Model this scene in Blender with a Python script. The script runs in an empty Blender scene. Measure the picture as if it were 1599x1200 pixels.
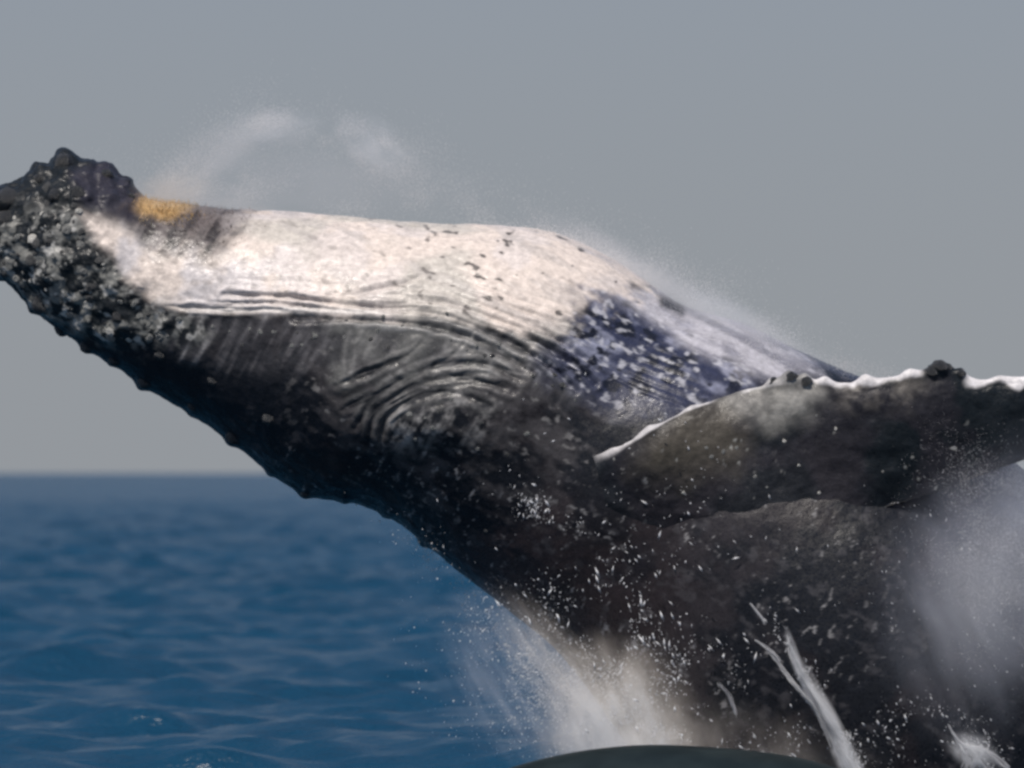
import bpy, math, random
import numpy as np
from mathutils import Vector, Matrix

random.seed(7)
rng = np.random.default_rng(7)
S = bpy.context.scene
COL = S.collection

# ------------------------------------------------------------------ camera, world, sun, exposure
CAM_H = 2.25                      # eye height above the mean sea, metres
DIST = 35.0                       # distance to the whale's long axis
FPX = DIST / 0.00425              # focal length in photograph pixels (1599 wide)
PITCH = math.atan(138.0 / FPX)    # the horizon lies below the middle of the frame

cam_d = bpy.data.cameras.new('camera')
cam = bpy.data.objects.new('camera', cam_d)
COL.objects.link(cam)
cam.location = (0, 0, CAM_H)
cam.rotation_euler = (math.pi / 2 + PITCH, 0, 0)
cam_d.sensor_width = 36.0
cam_d.lens = 36.0 * FPX / 1599.0
cam_d.clip_start = 0.5
cam_d.clip_end = 60000
cam_d.dof.use_dof = True
cam_d.dof.focus_distance = DIST - 0.7
cam_d.dof.aperture_fstop = 2.2
S.camera = cam

SUN_EL, SUN_AZ = math.radians(58), math.radians(-25)     # azimuth measured from -Y (camera side) towards -X
sun_dir = Vector((math.sin(SUN_AZ) * math.cos(SUN_EL), -math.cos(SUN_AZ) * math.cos(SUN_EL), math.sin(SUN_EL)))
world = bpy.data.worlds.new('World')
S.world = world
world.use_nodes = True
wn, wl = world.node_tree.nodes, world.node_tree.links
wn.clear()
sky = wn.new('ShaderNodeTexSky')
sky.sky_type = 'NISHITA'
sky.sun_disc = False
sky.sun_elevation = SUN_EL
sky.sun_rotation = math.atan2(sun_dir.x, sun_dir.y)
sky.air_density = 1.0
sky.dust_density = 1.5
sky.ozone_density = 2.0
tc = wn.new('ShaderNodeTexCoord')
sx = wn.new('ShaderNodeSeparateXYZ'); cx = wn.new('ShaderNodeCombineXYZ')
lift = wn.new('ShaderNodeMath'); lift.operation = 'MULTIPLY_ADD'      # keeps the lookup out of the model's dark lowest degrees
lift.inputs[1].default_value = 0.86; lift.inputs[2].default_value = 0.13
ab = wn.new('ShaderNodeMath'); ab.operation = 'MAXIMUM'; ab.inputs[1].default_value = 0.0
ex = wn.new('ShaderNodeMath'); ex.operation = 'MULTIPLY'; ex.inputs[1].default_value = -22.0
sq = wn.new('ShaderNodeMath'); sq.operation = 'MULTIPLY'
ep = wn.new('ShaderNodeMath'); ep.operation = 'EXPONENT'
hz = wn.new('ShaderNodeMix'); hz.data_type = 'RGBA'                    # grey marine haze, thickest at the horizon
hz.inputs['B'].default_value = (2.93, 3.12, 3.36, 1)
bg = wn.new('ShaderNodeBackground')
bg.inputs['Strength'].default_value = 0.10
wo = wn.new('ShaderNodeOutputWorld')
wl.new(tc.outputs['Generated'], sx.inputs[0])
wl.new(sx.outputs['X'], cx.inputs['X']); wl.new(sx.outputs['Y'], cx.inputs['Y'])
wl.new(sx.outputs['Z'], ab.inputs[0]); wl.new(ab.outputs[0], lift.inputs[0]); wl.new(lift.outputs[0], cx.inputs['Z'])
wl.new(cx.outputs[0], sky.inputs['Vector'])
wl.new(ab.outputs[0], sq.inputs[0]); wl.new(ab.outputs[0], sq.inputs[1]); wl.new(sq.outputs[0], ex.inputs[0]); wl.new(ex.outputs[0], ep.inputs[0]); wl.new(ep.outputs[0], hz.inputs['Factor'])
wl.new(sky.outputs[0], hz.inputs['A'])
wl.new(hz.outputs['Result'], bg.inputs['Color'])
wl.new(bg.outputs[0], wo.inputs['Surface'])

sun_d = bpy.data.lights.new('sun', 'SUN')
sun_d.energy = 4.4
sun_d.angle = math.radians(0.53)
sun_d.color = (1.0, 0.93, 0.85)
sun = bpy.data.objects.new('sun', sun_d)
COL.objects.link(sun)
sun.location = (-10, 0, 40)
sun.rotation_euler = sun_dir.to_track_quat('Z', 'Y').to_euler()

S.view_settings.view_transform = 'Standard'
S.view_settings.look = 'None'
S.view_settings.exposure = 0.0
S.view_settings.gamma = 1.0
S.view_settings.use_curve_mapping = False
S.render.engine = 'CYCLES'
S.cycles.pixel_filter_type = 'BLACKMAN_HARRIS'
S.cycles.filter_width = 2.9       # the soft rendering of a long, handheld lens
S.cycles.max_bounces = 6
S.cycles.volume_bounces = 2
S.cycles.volume_step_rate = 1.0
S.cycles.volume_max_steps = 96
S.cycles.transparent_max_bounces = 12

# ------------------------------------------------------------------ helpers
CP, SP = math.cos(PITCH), math.sin(PITCH)


def P(X, Y, dy=0.0):
    """World point seen at photograph pixel X, Y at distance DIST + dy (arrays welcome)."""
    X = np.asarray(X, float); Y = np.asarray(Y, float)
    u = (X - 799.5) / FPX
    w = -(Y - 599.5) / FPX
    d = DIST + dy
    den = CP - w * SP
    return np.stack([u / den * d + 0 * w, d + 0 * u + 0 * w, CAM_H + (SP + w * CP) / den * d + 0 * u], -1)


def to_px(p):
    x, y, z = p[..., 0], p[..., 1], p[..., 2] - CAM_H
    f = y * CP + z * SP
    up = -y * SP + z * CP
    return 799.5 + FPX * x / f, 599.5 - FPX * up / f


def _h(ix, iy, iz, seed):
    n = (ix.astype(np.uint32) * np.uint32(374761393) + iy.astype(np.uint32) * np.uint32(668265263)
         + iz.astype(np.uint32) * np.uint32(2147483647 - 40503) + np.uint32(seed * 974711 + 13))
    n = (n ^ (n >> np.uint32(13))) * np.uint32(1274126177)
    n = n ^ (n >> np.uint32(16))
    return (n & np.uint32(0xffffff)).astype(np.float32) / np.float32(0xffffff)


def vnoise(p, seed=0):
    f = np.floor(p)
    i = f.astype(np.int64)
    t = (p - f).astype(np.float32)
    t = t * t * (3 - 2 * t)
    x, y, z = i[..., 0], i[..., 1], i[..., 2]
    tx, ty, tz = t[..., 0], t[..., 1], t[..., 2]
    def L(a, b, k): return a + (b - a) * k
    c = [_h(x + a, y + b, z + g, seed) for g in (0, 1) for b in (0, 1) for a in (0, 1)]
    return L(L(L(c[0], c[1], tx), L(c[2], c[3], tx), ty), L(L(c[4], c[5], tx), L(c[6], c[7], tx), ty), tz)


def fbm(p, scale, octaves=3, seed=0, gain=0.5):
    """0..1 fractal noise; scale = feature size in the units of p (scalar or per axis)."""
    q = p / np.asarray(scale, float)
    a, s, tot = 1.0, 0.0, 0.0
    for k in range(octaves):
        s = s + a * vnoise(q * (2.03 ** k) + 17.3 * k, seed + k)
        tot += a
        a *= gain
    return s / tot


def sm(e0, e1, x):
    t = np.clip((x - e0) / (e1 - e0), 0, 1)
    return t * t * (3 - 2 * t)


def poly_sd(X, Y, pts):
    """Signed distance in pixels, positive inside the polygon."""
    pts = np.asarray(pts, float)
    d = np.full(X.shape, 1e18); ins = np.zeros(X.shape, bool)
    n = len(pts)
    for i in range(n):
        ax, ay = pts[i]; bx, by = pts[(i + 1) % n]
        ex, ey = bx - ax, by - ay
        wx, wy = X - ax, Y - ay
        t = np.clip((wx * ex + wy * ey) / (ex * ex + ey * ey + 1e-9), 0, 1)
        d = np.minimum(d, (wx - ex * t) ** 2 + (wy - ey * t) ** 2)
        c = ((ay <= Y) & (by > Y)) | ((by <= Y) & (ay > Y))
        xi = ax + (Y - ay) / (ey if abs(ey) > 1e-9 else 1e-9) * ex
        ins ^= c & (X < xi)
    d = np.sqrt(d)
    return np.where(ins, d, -d)


def smooth_line(pts, n=24):
    pts = np.asarray(pts, float)
    m = len(pts)
    out = []
    for i in range(m - 1):
        p0 = pts[max(i - 1, 0)]; p1 = pts[i]; p2 = pts[i + 1]; p3 = pts[min(i + 2, m - 1)]
        for t in np.linspace(0, 1, n, endpoint=False):
            out.append(0.5 * (2 * p1 + (p2 - p0) * t + (2 * p0 - 5 * p1 + 4 * p2 - p3) * t * t + (3 * p1 - p0 - 3 * p2 + p3) * t ** 3))
    out.append(pts[-1])
    return np.asarray(out)


def line_d(X, Y, pts):
    """Distance in pixels to a polyline and the fraction along it."""
    pts = smooth_line(pts, 5)
    d = np.full(X.shape, 1e18); fr = np.zeros(X.shape)
    n = len(pts) - 1
    for i in range(n):
        ax, ay = pts[i]; bx, by = pts[i + 1]
        ex, ey = bx - ax, by - ay
        wx, wy = X - ax, Y - ay
        t = np.clip((wx * ex + wy * ey) / (ex * ex + ey * ey + 1e-9), 0, 1)
        q = (wx - ex * t) ** 2 + (wy - ey * t) ** 2
        m = q < d
        d = np.where(m, q, d); fr = np.where(m, (i + t) / n, fr)
    return np.sqrt(d), fr


def mesh_from(name, verts, quads, colors=None, smooth=True):
    me = bpy.data.meshes.new(name)
    verts = np.ascontiguousarray(verts, np.float32); quads = np.ascontiguousarray(quads, np.int32)
    k = quads.shape[1]
    me.vertices.add(len(verts)); me.vertices.foreach_set('co', verts.ravel())
    me.loops.add(quads.size); me.loops.foreach_set('vertex_index', quads.ravel())
    me.polygons.add(len(quads))
    me.polygons.foreach_set('loop_start', np.arange(0, quads.size, k, dtype=np.int32))
    if smooth:
        me.polygons.foreach_set('use_smooth', np.ones(len(quads), bool))
    if colors is not None:
        at = me.attributes.new('pigment', 'FLOAT_COLOR', 'POINT')
        c = np.ones((len(verts), 4), np.float32); c[:, :3] = colors
        at.data.foreach_set('color', c.ravel())
    me.update(calc_edges=True); me.validate()
    return me


def grid_quads(n, m, wrap):
    i = np.arange(n - 1)[:, None]; j = np.arange(m if wrap else m - 1)[None, :]
    j2 = (j + 1) % m
    return np.stack([i * m + j, i * m + j2, (i + 1) * m + j2, (i + 1) * m + j], -1).reshape(-1, 4)


def grid_normals(V, wrap):
    du = np.gradient(V, axis=0)
    dv = (np.roll(V, -1, 1) - np.roll(V, 1, 1)) * 0.5 if wrap else np.gradient(V, axis=1)
    n = np.cross(du, dv)
    return n / (np.linalg.norm(n, axis=-1, keepdims=True) + 1e-12)


def link(name, me, parent=None, **props):
    o = bpy.data.objects.new(name, me)
    COL.objects.link(o)
    if parent is not None:
        o.parent = parent
        o.matrix_parent_inverse = Matrix.Identity(4)
        o.location = -Vector(parent.matrix_world.translation) if False else o.location
    for k, v in props.items():
        o[k] = v
    return o


def nmat(name):
    m = bpy.data.materials.new(name)
    m.use_nodes = True
    m.node_tree.nodes.clear()
    out = m.node_tree.nodes.new('ShaderNodeOutputMaterial')
    return m, m.node_tree.nodes, m.node_tree.links, out


# ------------------------------------------------------------------ materials
def skin_material(name, rough=0.33, bump=0.16):
    m, N, L, out = nmat(name)
    b = N.new('ShaderNodeBsdfPrincipled')
    at = N.new('ShaderNodeAttribute'); at.attribute_name = 'pigment'
    tc = N.new('ShaderNodeTexCoord')
    n1 = N.new('ShaderNodeTexNoise'); n1.inputs['Scale'].default_value = 22; n1.inputs['Detail'].default_value = 6; n1.inputs['Roughness'].default_value = 0.65
    n2 = N.new('ShaderNodeTexNoise'); n2.inputs['Scale'].default_value = 70; n2.inputs['Detail'].default_value = 4
    mr = N.new('ShaderNodeMapRange'); mr.inputs[1].default_value = 0.3; mr.inputs[2].default_value = 0.7; mr.inputs[3].default_value = 0.72; mr.inputs[4].default_value = 1.22
    mx = N.new('ShaderNodeVectorMath'); mx.operation = 'SCALE'
    L.new(tc.outputs['Object'], n1.inputs['Vector']); L.new(tc.outputs['Object'], n2.inputs['Vector'])
    L.new(n1.outputs['Fac'], mr.inputs[0])
    L.new(at.outputs['Color'], mx.inputs[0]); L.new(mr.outputs[0], mx.inputs['Scale'])
    L.new(mx.outputs[0], b.inputs['Base Color'])
    rr = N.new('ShaderNodeMapRange'); rr.inputs[1].default_value = 0.35; rr.inputs[2].default_value = 0.65; rr.inputs[3].default_value = rough - 0.12; rr.inputs[4].default_value = rough + 0.18
    L.new(n2.outputs['Fac'], rr.inputs[0]); L.new(rr.outputs[0], b.inputs['Roughness'])
    b.inputs['IOR'].default_value = 1.35
    b.inputs['Specular IOR Level'].default_value = 0.4
    ad = N.new('ShaderNodeMath'); ad.operation = 'MULTIPLY_ADD'; ad.inputs[1].default_value = 0.35
    L.new(n2.outputs['Fac'], ad.inputs[0]); L.new(n1.outputs['Fac'], ad.inputs[2])
    bp = N.new('ShaderNodeBump'); bp.inputs['Strength'].default_value = bump; bp.inputs['Distance'].default_value = 0.03
    L.new(ad.outputs[0], bp.inputs['Height']); L.new(bp.outputs[0], b.inputs['Normal'])
    L.new(b.outputs[0], out.inputs['Surface'])
    return m


def plain_material(name, c1, c2, scale, rough, bump=0.3, dist=0.01, trans=0.0):
    m, N, L, out = nmat(name)
    b = N.new('ShaderNodeBsdfPrincipled')
    tc = N.new('ShaderNodeTexCoord')
    n1 = N.new('ShaderNodeTexNoise'); n1.inputs['Scale'].default_value = scale; n1.inputs['Detail'].default_value = 5
    cr = N.new('ShaderNodeValToRGB')
    cr.color_ramp.elements[0].position = 0.35; cr.color_ramp.elements[1].position = 0.65
    cr.color_ramp.elements[0].color = (*c1, 1); cr.color_ramp.elements[1].color = (*c2, 1)
    L.new(tc.outputs['Object'], n1.inputs['Vector']); L.new(n1.outputs['Fac'], cr.inputs[0]); L.new(cr.outputs[0], b.inputs['Base Color'])
    b.inputs['Roughness'].default_value = rough
    bp = N.new('ShaderNodeBump'); bp.inputs['Strength'].default_value = bump; bp.inputs['Distance'].default_value = dist
    L.new(n1.outputs['Fac'], bp.inputs['Height']); L.new(bp.outputs[0], b.inputs['Normal'])
    if trans:
        tr = N.new('ShaderNodeBsdfTranslucent'); mix = N.new('ShaderNodeMixShader'); mix.inputs[0].default_value = trans
        L.new(cr.outputs[0], tr.inputs['Color'])
        L.new(b.outputs[0], mix.inputs[1]); L.new(tr.outputs[0], mix.inputs[2]); L.new(mix.outputs[0], out.inputs['Surface'])
    else:
        L.new(b.outputs[0], out.inputs['Surface'])
    return m


M_skin = skin_material('whale_skin')
M_fin = skin_material('fin_skin', 0.36, 0.25)
M_knob = plain_material('knob_skin', (0.008, 0.010, 0.013), (0.03, 0.031, 0.034), 18, 0.4, 0.6, 0.02)
M_shell = [plain_material('barnacle_pale', (0.30, 0.30, 0.28), (0.62, 0.60, 0.56), 25, 0.6, 0.6, 0.02),
           plain_material('barnacle_grey', (0.07, 0.075, 0.075), (0.26, 0.26, 0.25), 25, 0.6, 0.6, 0.02),
           plain_material('barnacle_dark', (0.02, 0.022, 0.025), (0.09, 0.09, 0.09), 25, 0.5, 0.6, 0.02)]
M_bristle = plain_material('bristle', (0.44, 0.28, 0.11), (0.68, 0.52, 0.32), 8, 0.6, 0.2, 0.01)
M_bristle_dark = plain_material('bristle_dark', (0.06, 0.045, 0.04), (0.30, 0.25, 0.23), 8, 0.6, 0.2, 0.01)
M_drop = plain_material('water_drop', (0.72, 0.73, 0.76), (0.9, 0.9, 0.91), 6, 0.25, 0.2, 0.01, 0.45)
M_mist = plain_material('mist_water', (0.90, 0.89, 0.90), (0.96, 0.95, 0.95), 1.5, 0.9, 0.0, 0.01, 0.5)
M_foam = plain_material('foam_water', (0.40, 0.40, 0.42), (0.70, 0.70, 0.71), 9, 0.3, 0.5, 0.03, 0.5)
M_back = plain_material('wet_back', (0.006, 0.011, 0.0125), (0.013, 0.021, 0.023), 3.5, 0.42, 0.35, 0.03)
M_back.node_tree.nodes['Principled BSDF'].inputs['Specular IOR Level'].default_value = 0.22
M_eye = plain_material('eye', (0.006, 0.006, 0.007), (0.012, 0.012, 0.012), 5, 0.12, 0.05, 0.003)


# ------------------------------------------------------------------ sea
def build_sea():
    rows = np.exp(np.concatenate([np.linspace(math.log(9.0), math.log(34.0), 70, endpoint=False), np.linspace(math.log(34.0), math.log(420.0), 600, endpoint=False), np.linspace(math.log(420.0), math.log(12000.0), 150)]))
    t_in = np.linspace(-0.13, 0.13, 300)
    t_out = np.concatenate([np.linspace(-1.6, -0.14, 46), np.linspace(0.14, 1.6, 46)])
    t = np.sort(np.concatenate([t_in, t_out]))
    Yg = (rows - 4.0)[:, None] + 0 * t[None, :]
    Xg = (rows[:, None] + 4.0) * t[None, :]
    sp = np.gradient(rows)[:, None] + 0 * t[None, :]
    spx = np.abs(np.gradient(Xg, axis=1))
    sp = np.maximum(sp, spx)
    Z = np.zeros_like(Xg); DX = np.zeros_like(Xg); DY = np.zeros_like(Xg)
    r = np.random.default_rng(44)
    warp = 0.0
    for k in range(145):
        lam = 0.55 * (2.8 / 0.55) ** r.random()
        ang = math.radians(84) + r.normal() * 0.6
        amp = 0.0066 * lam * (0.5 + r.random())
        if k >= 90:
            lam = 3.0 * 9.0 ** r.random()
            amp = 0.0062 * (lam / 3.0) ** 0.5 * (0.5 + r.random())
        kx, ky = 2 * math.pi / lam * math.cos(ang), 2 * math.pi / lam * math.sin(ang)
        ph = kx * Xg + ky * Yg + r.random() * 6.283
        fade = sm(.7, 1.7, lam / sp)
        Z += amp * np.sin(ph) * fade
        c = 0.35 * amp * np.cos(ph) * fade
        DX += c * math.cos(ang); DY += c * math.sin(ang)
    V = np.stack([Xg + DX, Yg + DY, Z], -1)
    me = mesh_from('sea', V.reshape(-1, 3), grid_quads(len(rows), len(t), False)[:, ::-1])
    m, N, L, out = nmat('sea_water')
    b = N.new('ShaderNodeBsdfPrincipled')
    b.inputs['Base Color'].default_value = (0.006, 0.052, 0.12, 1)
    b.inputs['Roughness'].default_value = 0.27
    b.inputs['IOR'].default_value = 1.333
    b.inputs['Specular IOR Level'].default_value = 0.36
    tc = N.new('ShaderNodeTexCoord')
    mp = N.new('ShaderNodeMapping'); mp.inputs['Scale'].default_value = (1.0, 1.6, 1.0); mp.inputs['Rotation'].default_value = (0, 0, 0.3)
    n1 = N.new('ShaderNodeTexNoise'); n1.inputs['Scale'].default_value = 1.7; n1.inputs['Detail'].default_value = 5; n1.inputs['Roughness'].default_value = 0.6
    n2 = N.new('ShaderNodeTexNoise'); n2.inputs['Scale'].default_value = 0.05; n2.inputs['Detail'].default_value = 3
    cr = N.new('ShaderNodeMix'); cr.data_type = 'RGBA'
    cr.inputs['A'].default_value = (0.003, 0.029, 0.062, 1); cr.inputs['B'].default_value = (0.006, 0.047, 0.096, 1)
    bp = N.new('ShaderNodeBump'); bp.inputs['Strength'].default_value = 0.6; bp.inputs['Distance'].default_value = 0.25
    L.new(tc.outputs['Object'], mp.inputs[0]); L.new(mp.outputs[0], n1.inputs['Vector']); L.new(tc.outputs['Object'], n2.inputs['Vector'])
    L.new(n2.outputs['Fac'], cr.inputs['Factor']); L.new(cr.outputs['Result'], b.inputs['Base Color'])
    L.new(n1.outputs['Fac'], bp.inputs['Height']); L.new(bp.outputs[0], b.inputs['Normal'])
    L.new(b.outputs[0], out.inputs['Surface'])
    me.materials.append(m)
    link('sea', me, kind='structure', label='choppy deep blue sea stretching to the horizon behind the whale')


build_sea()

# ------------------------------------------------------------------ whale body
# stations: (belly-side outline point, back-side outline point), photograph pixels
ST = [((-74, 352), (-73, 372), .7), ((-66, 318), (-63, 402), .7), ((-34, 300), (-30, 424), .72), ((8, 290), (6, 436), .75),
      ((60, 262), (40, 470), .78), ((118, 246), (84, 512), .8), ((180, 272), (134, 545), .84), ((240, 312), (182, 574), .88),
      ((320, 324), (235, 608), .9), ((400, 330), (300, 645), .92), ((480, 335), (360, 690), .94), ((570, 339), (424, 741), .96),
      ((690, 349), (488, 776), .98), ((800, 356), (560, 786), 1.0), ((880, 371), (620, 812), 1.0), ((955, 405), (672, 854), 1.0),
      ((1060, 474), (728, 900), 1.0), ((1165, 508), (795, 957), 1.0), ((1270, 560), (862, 1012), 1.0), ((1400, 610), (922, 1082), 1.0),
      ((1520, 672), (975, 1160), 1.0), ((1630, 765), (1030, 1250), 1.0), ((1720, 890), (1085, 1350), 1.0), ((1780, 1060), (1150, 1460), 1.0),
      ((1810, 1270), (1240, 1600), .98), ((1820, 1500), (1360, 1760), .95), ((1800, 1750), (1480, 1900), .9), ((1780, 1950), (1600, 2020), .8),
      ((1740, 2050), (1690, 2080), .7)]
NV = 16
Tl = smooth_line([s[0] for s in ST], NV); Bl = smooth_line([s[1] for s in ST], NV)
Rl = np.interp(np.linspace(0, len(ST) - 1, len(Tl)), np.arange(len(ST)), [s[2] for s in ST])
# resample evenly in image distance of the centre line, dense where it is in view
Cm = (Tl + Bl) / 2
seg = np.concatenate([[0], np.cumsum(np.linalg.norm(np.diff(Cm, axis=0), axis=1))])
vis = np.interp(seg, [0, 1800, 1801, seg[-1]], [0, 1800, 1800.3, 1800 + (seg[-1] - 1800) * 0.25])
q = np.linspace(0, vis[-1], 960)
par = np.interp(q, vis, np.arange(len(seg)))
def samp(a): return np.stack([np.interp(par, np.arange(len(seg)), a[:, c]) for c in range(a.shape[1])], -1)
Tl, Bl = samp(Tl), samp(Bl)
Rl = np.interp(par, np.arange(len(seg)), Rl)
phi = np.concatenate([np.linspace(-0.22, math.pi + 0.22, 430, endpoint=False), np.linspace(math.pi + 0.22, 2 * math.pi - 0.22, 90, endpoint=False)])
Tw, Bw = P(Tl[:, 0], Tl[:, 1]), P(Bl[:, 0], Bl[:, 1])
Cw = (Tw + Bw) / 2; Aw = (Tw - Bw) / 2
An = np.linalg.norm(Aw, axis=1)
c_, s_ = np.cos(phi), np.sin(phi)
V = Cw[:, None, :] + Aw[:, None, :] * c_[None, :, None]
V = V + np.array([0, -1.0, 0]) * (An * Rl)[:, None, None] * s_[None, :, None]
Nn = grid_normals(V, True)
ctr = V - Cw[:, None, :]
if (Nn * ctr).sum() < 0:
    Nn = -Nn; FLIP = True
else:
    FLIP = False
X, Y = to_px(V)
FR = s_[None, :] + 0 * X          # > 0 on the side towards the camera

n_big = fbm(V, 0.7, 3, 3)
n_mid = fbm(V, 0.16, 4, 11)
n_fine = fbm(V, 0.05, 3, 29)
n_blot = fbm(V, 0.28, 4, 41)
# streaky noise: long along the body, short across
al = np.array([0.80, 0.0, -0.45]); al /= np.linalg.norm(al)
ac = np.array([al[2], 0, -al[0]])
Vs = np.stack([V @ al, V[..., 1] * 0.6, V @ ac], -1)
n_str = fbm(Vs, (0.45, 0.4, 0.055), 3, 53)
n_ver = fbm(Vs, (0.05, 0.4, 0.35), 3, 67)        # streaks running across the jaw

disp = 0.05 * (n_big - 0.5) + (0.03 - 0.02 * sm(900, 1150, X + .3 * Y)) * (n_mid - 0.5) + (0.008 - .0055 * sm(950, 1150, X + .2 * Y)) * (n_fine - 0.5)

white_poly = [(120, 325), (175, 345), (250, 385), (330, 405), (358, 372), (392, 338), (430, 300), (700, 320), (880, 340), (950, 392),
              (1010, 445), (960, 470), (905, 465), (893, 520), (850, 528), (770, 508), (690, 492), (560, 492), (420, 488), (300, 488),
              (236, 474), (205, 440), (180, 402), (140, 372)]
sdw = poly_sd(X, Y, white_poly)
soft = 32 * np.exp(-((X - 325) / 95) ** 2 - ((Y - 360) / 60) ** 2) + 9 * sm(800, 900, X)
white = sm(-13 - soft, 13 + soft, 3.2 * soft * (n_ver + n_mid - 1.0) * sm(500, 450, X) + sdw + 60 * (n_mid - 0.5) * sm(560, 800, X) + 30 * (n_str - .5) * sm(460, 640, X) + 26 * (n_mid - 0.5) + (8 + 26 * sm(800, 900, X)) * (n_fine - .5))

# knobs and crusts on the tip of the jaw
chin = sm(-26, 18, poly_sd(X, Y, [(-120, 250), (60, 210), (150, 210), (215, 300), (128, 330), (150, 385), (190, 420), (215, 470), (285, 492), (330, 520), (200, 545), (80, 500), (-120, 470)]) + 40 * (n_mid - .5))
kn = []
r2 = np.random.default_rng(5)
for i in range(130):
    kx, ky = r2.uniform(-60, 260), r2.uniform(235, 520)
    kn.append((kx, ky, r2.uniform(7, 19), r2.uniform(0.012, 0.05)))
kn += [(100, 246, 22, .10), (62, 262, 15, .07), (136, 262, 16, .05), (168, 266, 20, .07), (196, 288, 12, .05), (8, 300, 16, .06), (44, 285, 12, .04),
       (58, 478, 13, .05), (132, 545, 12, .045), (222, 600, 12, .05), (175, 566, 9, .025), (300, 645, 9, .02), (362, 689, 12, .04), (420, 741, 10, .025), (474, 774, 13, .045), (538, 782, 10, .03), (602, 803, 9, .03), (660, 848, 10, .03)]
kb = np.zeros_like(X)
for kx, ky, kr, kh in kn:
    big = (X > kx - 3 * kr) & (X < kx + 3 * kr) & (Y > ky - 3 * kr) & (Y < ky + 3 * kr)
    d2 = ((X[big] - kx) ** 2 + (Y[big] - ky) ** 2) / (kr * kr)
    lim = chin[big] if kh < 0.05 and kx < 265 and (235 < ky < 520) else 1.0
    kb[big] = np.maximum(kb[big], kh * np.exp(-d2 * 1.1) * lim)
disp += kb * .7
disp += sm(-20, 20, poly_sd(X, Y, [(-120, 200), (220, 200), (220, 310), (128, 335), (200, 430), (290, 500), (200, 545), (-120, 500)])) * (0.07 * (fbm(V, .11, 4, 19) - .5))

# grooves of the throat and wrinkles behind the mouth corner
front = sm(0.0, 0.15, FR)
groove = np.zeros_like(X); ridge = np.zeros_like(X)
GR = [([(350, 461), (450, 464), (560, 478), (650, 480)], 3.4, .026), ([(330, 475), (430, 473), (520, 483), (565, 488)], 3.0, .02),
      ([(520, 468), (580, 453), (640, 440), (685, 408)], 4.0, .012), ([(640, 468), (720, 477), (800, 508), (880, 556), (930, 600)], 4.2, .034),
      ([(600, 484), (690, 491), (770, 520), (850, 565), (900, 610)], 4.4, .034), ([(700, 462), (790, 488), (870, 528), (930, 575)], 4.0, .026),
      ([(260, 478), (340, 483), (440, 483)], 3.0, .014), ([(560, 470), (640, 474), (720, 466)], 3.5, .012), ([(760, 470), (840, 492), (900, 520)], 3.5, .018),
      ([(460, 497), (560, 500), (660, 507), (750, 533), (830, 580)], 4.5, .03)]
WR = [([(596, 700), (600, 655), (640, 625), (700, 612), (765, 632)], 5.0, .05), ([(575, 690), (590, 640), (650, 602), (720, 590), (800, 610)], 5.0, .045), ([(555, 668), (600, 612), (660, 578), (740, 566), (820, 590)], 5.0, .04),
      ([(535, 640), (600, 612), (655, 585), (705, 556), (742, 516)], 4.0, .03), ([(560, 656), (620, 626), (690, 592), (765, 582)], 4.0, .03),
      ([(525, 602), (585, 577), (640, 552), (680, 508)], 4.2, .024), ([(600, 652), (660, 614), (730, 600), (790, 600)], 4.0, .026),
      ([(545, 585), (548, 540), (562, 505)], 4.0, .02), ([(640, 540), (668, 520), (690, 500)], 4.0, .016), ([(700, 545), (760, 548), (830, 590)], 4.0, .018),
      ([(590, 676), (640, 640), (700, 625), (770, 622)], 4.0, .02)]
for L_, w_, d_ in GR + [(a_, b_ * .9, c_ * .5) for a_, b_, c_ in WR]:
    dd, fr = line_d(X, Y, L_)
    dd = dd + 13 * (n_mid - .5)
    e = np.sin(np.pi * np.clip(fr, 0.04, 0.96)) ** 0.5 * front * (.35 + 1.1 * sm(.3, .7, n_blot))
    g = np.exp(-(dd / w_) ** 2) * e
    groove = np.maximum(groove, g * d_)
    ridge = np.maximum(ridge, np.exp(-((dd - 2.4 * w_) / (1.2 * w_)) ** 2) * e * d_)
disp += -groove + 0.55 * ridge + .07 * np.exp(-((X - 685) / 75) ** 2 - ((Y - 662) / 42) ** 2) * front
# fainter pleats over the rest of the throat
Yc = Y - np.interp(X, [200, 500, 700, 900, 1100, 1300], [470, 480, 490, 560, 640, 720])
ple = sm(-150, -40, Yc) * (1 - sm(5, 30, Yc)) * sm(280, 420, X) * (1 - sm(1000, 1150, X)) * front
disp += -0.009 * (.25 + .75 * sm(560, 760, X)) * ple * (0.5 + 0.5 * np.cos(2 * np.pi * (Yc + 14 * n_blot) / 15.0)) ** 3

V = V + Nn * disp[..., None]
X, Y = to_px(V)

# pigment
def mixc(c, col, m): return c + (np.asarray(col, float) - c) * np.clip(m, 0, 1)[..., None]
pig = np.zeros(V.shape) + np.array([0.0068, 0.0080, 0.0115])
pig = mixc(pig, (0.012, 0.0105, 0.013), sm(.5, .68, n_blot))
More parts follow.
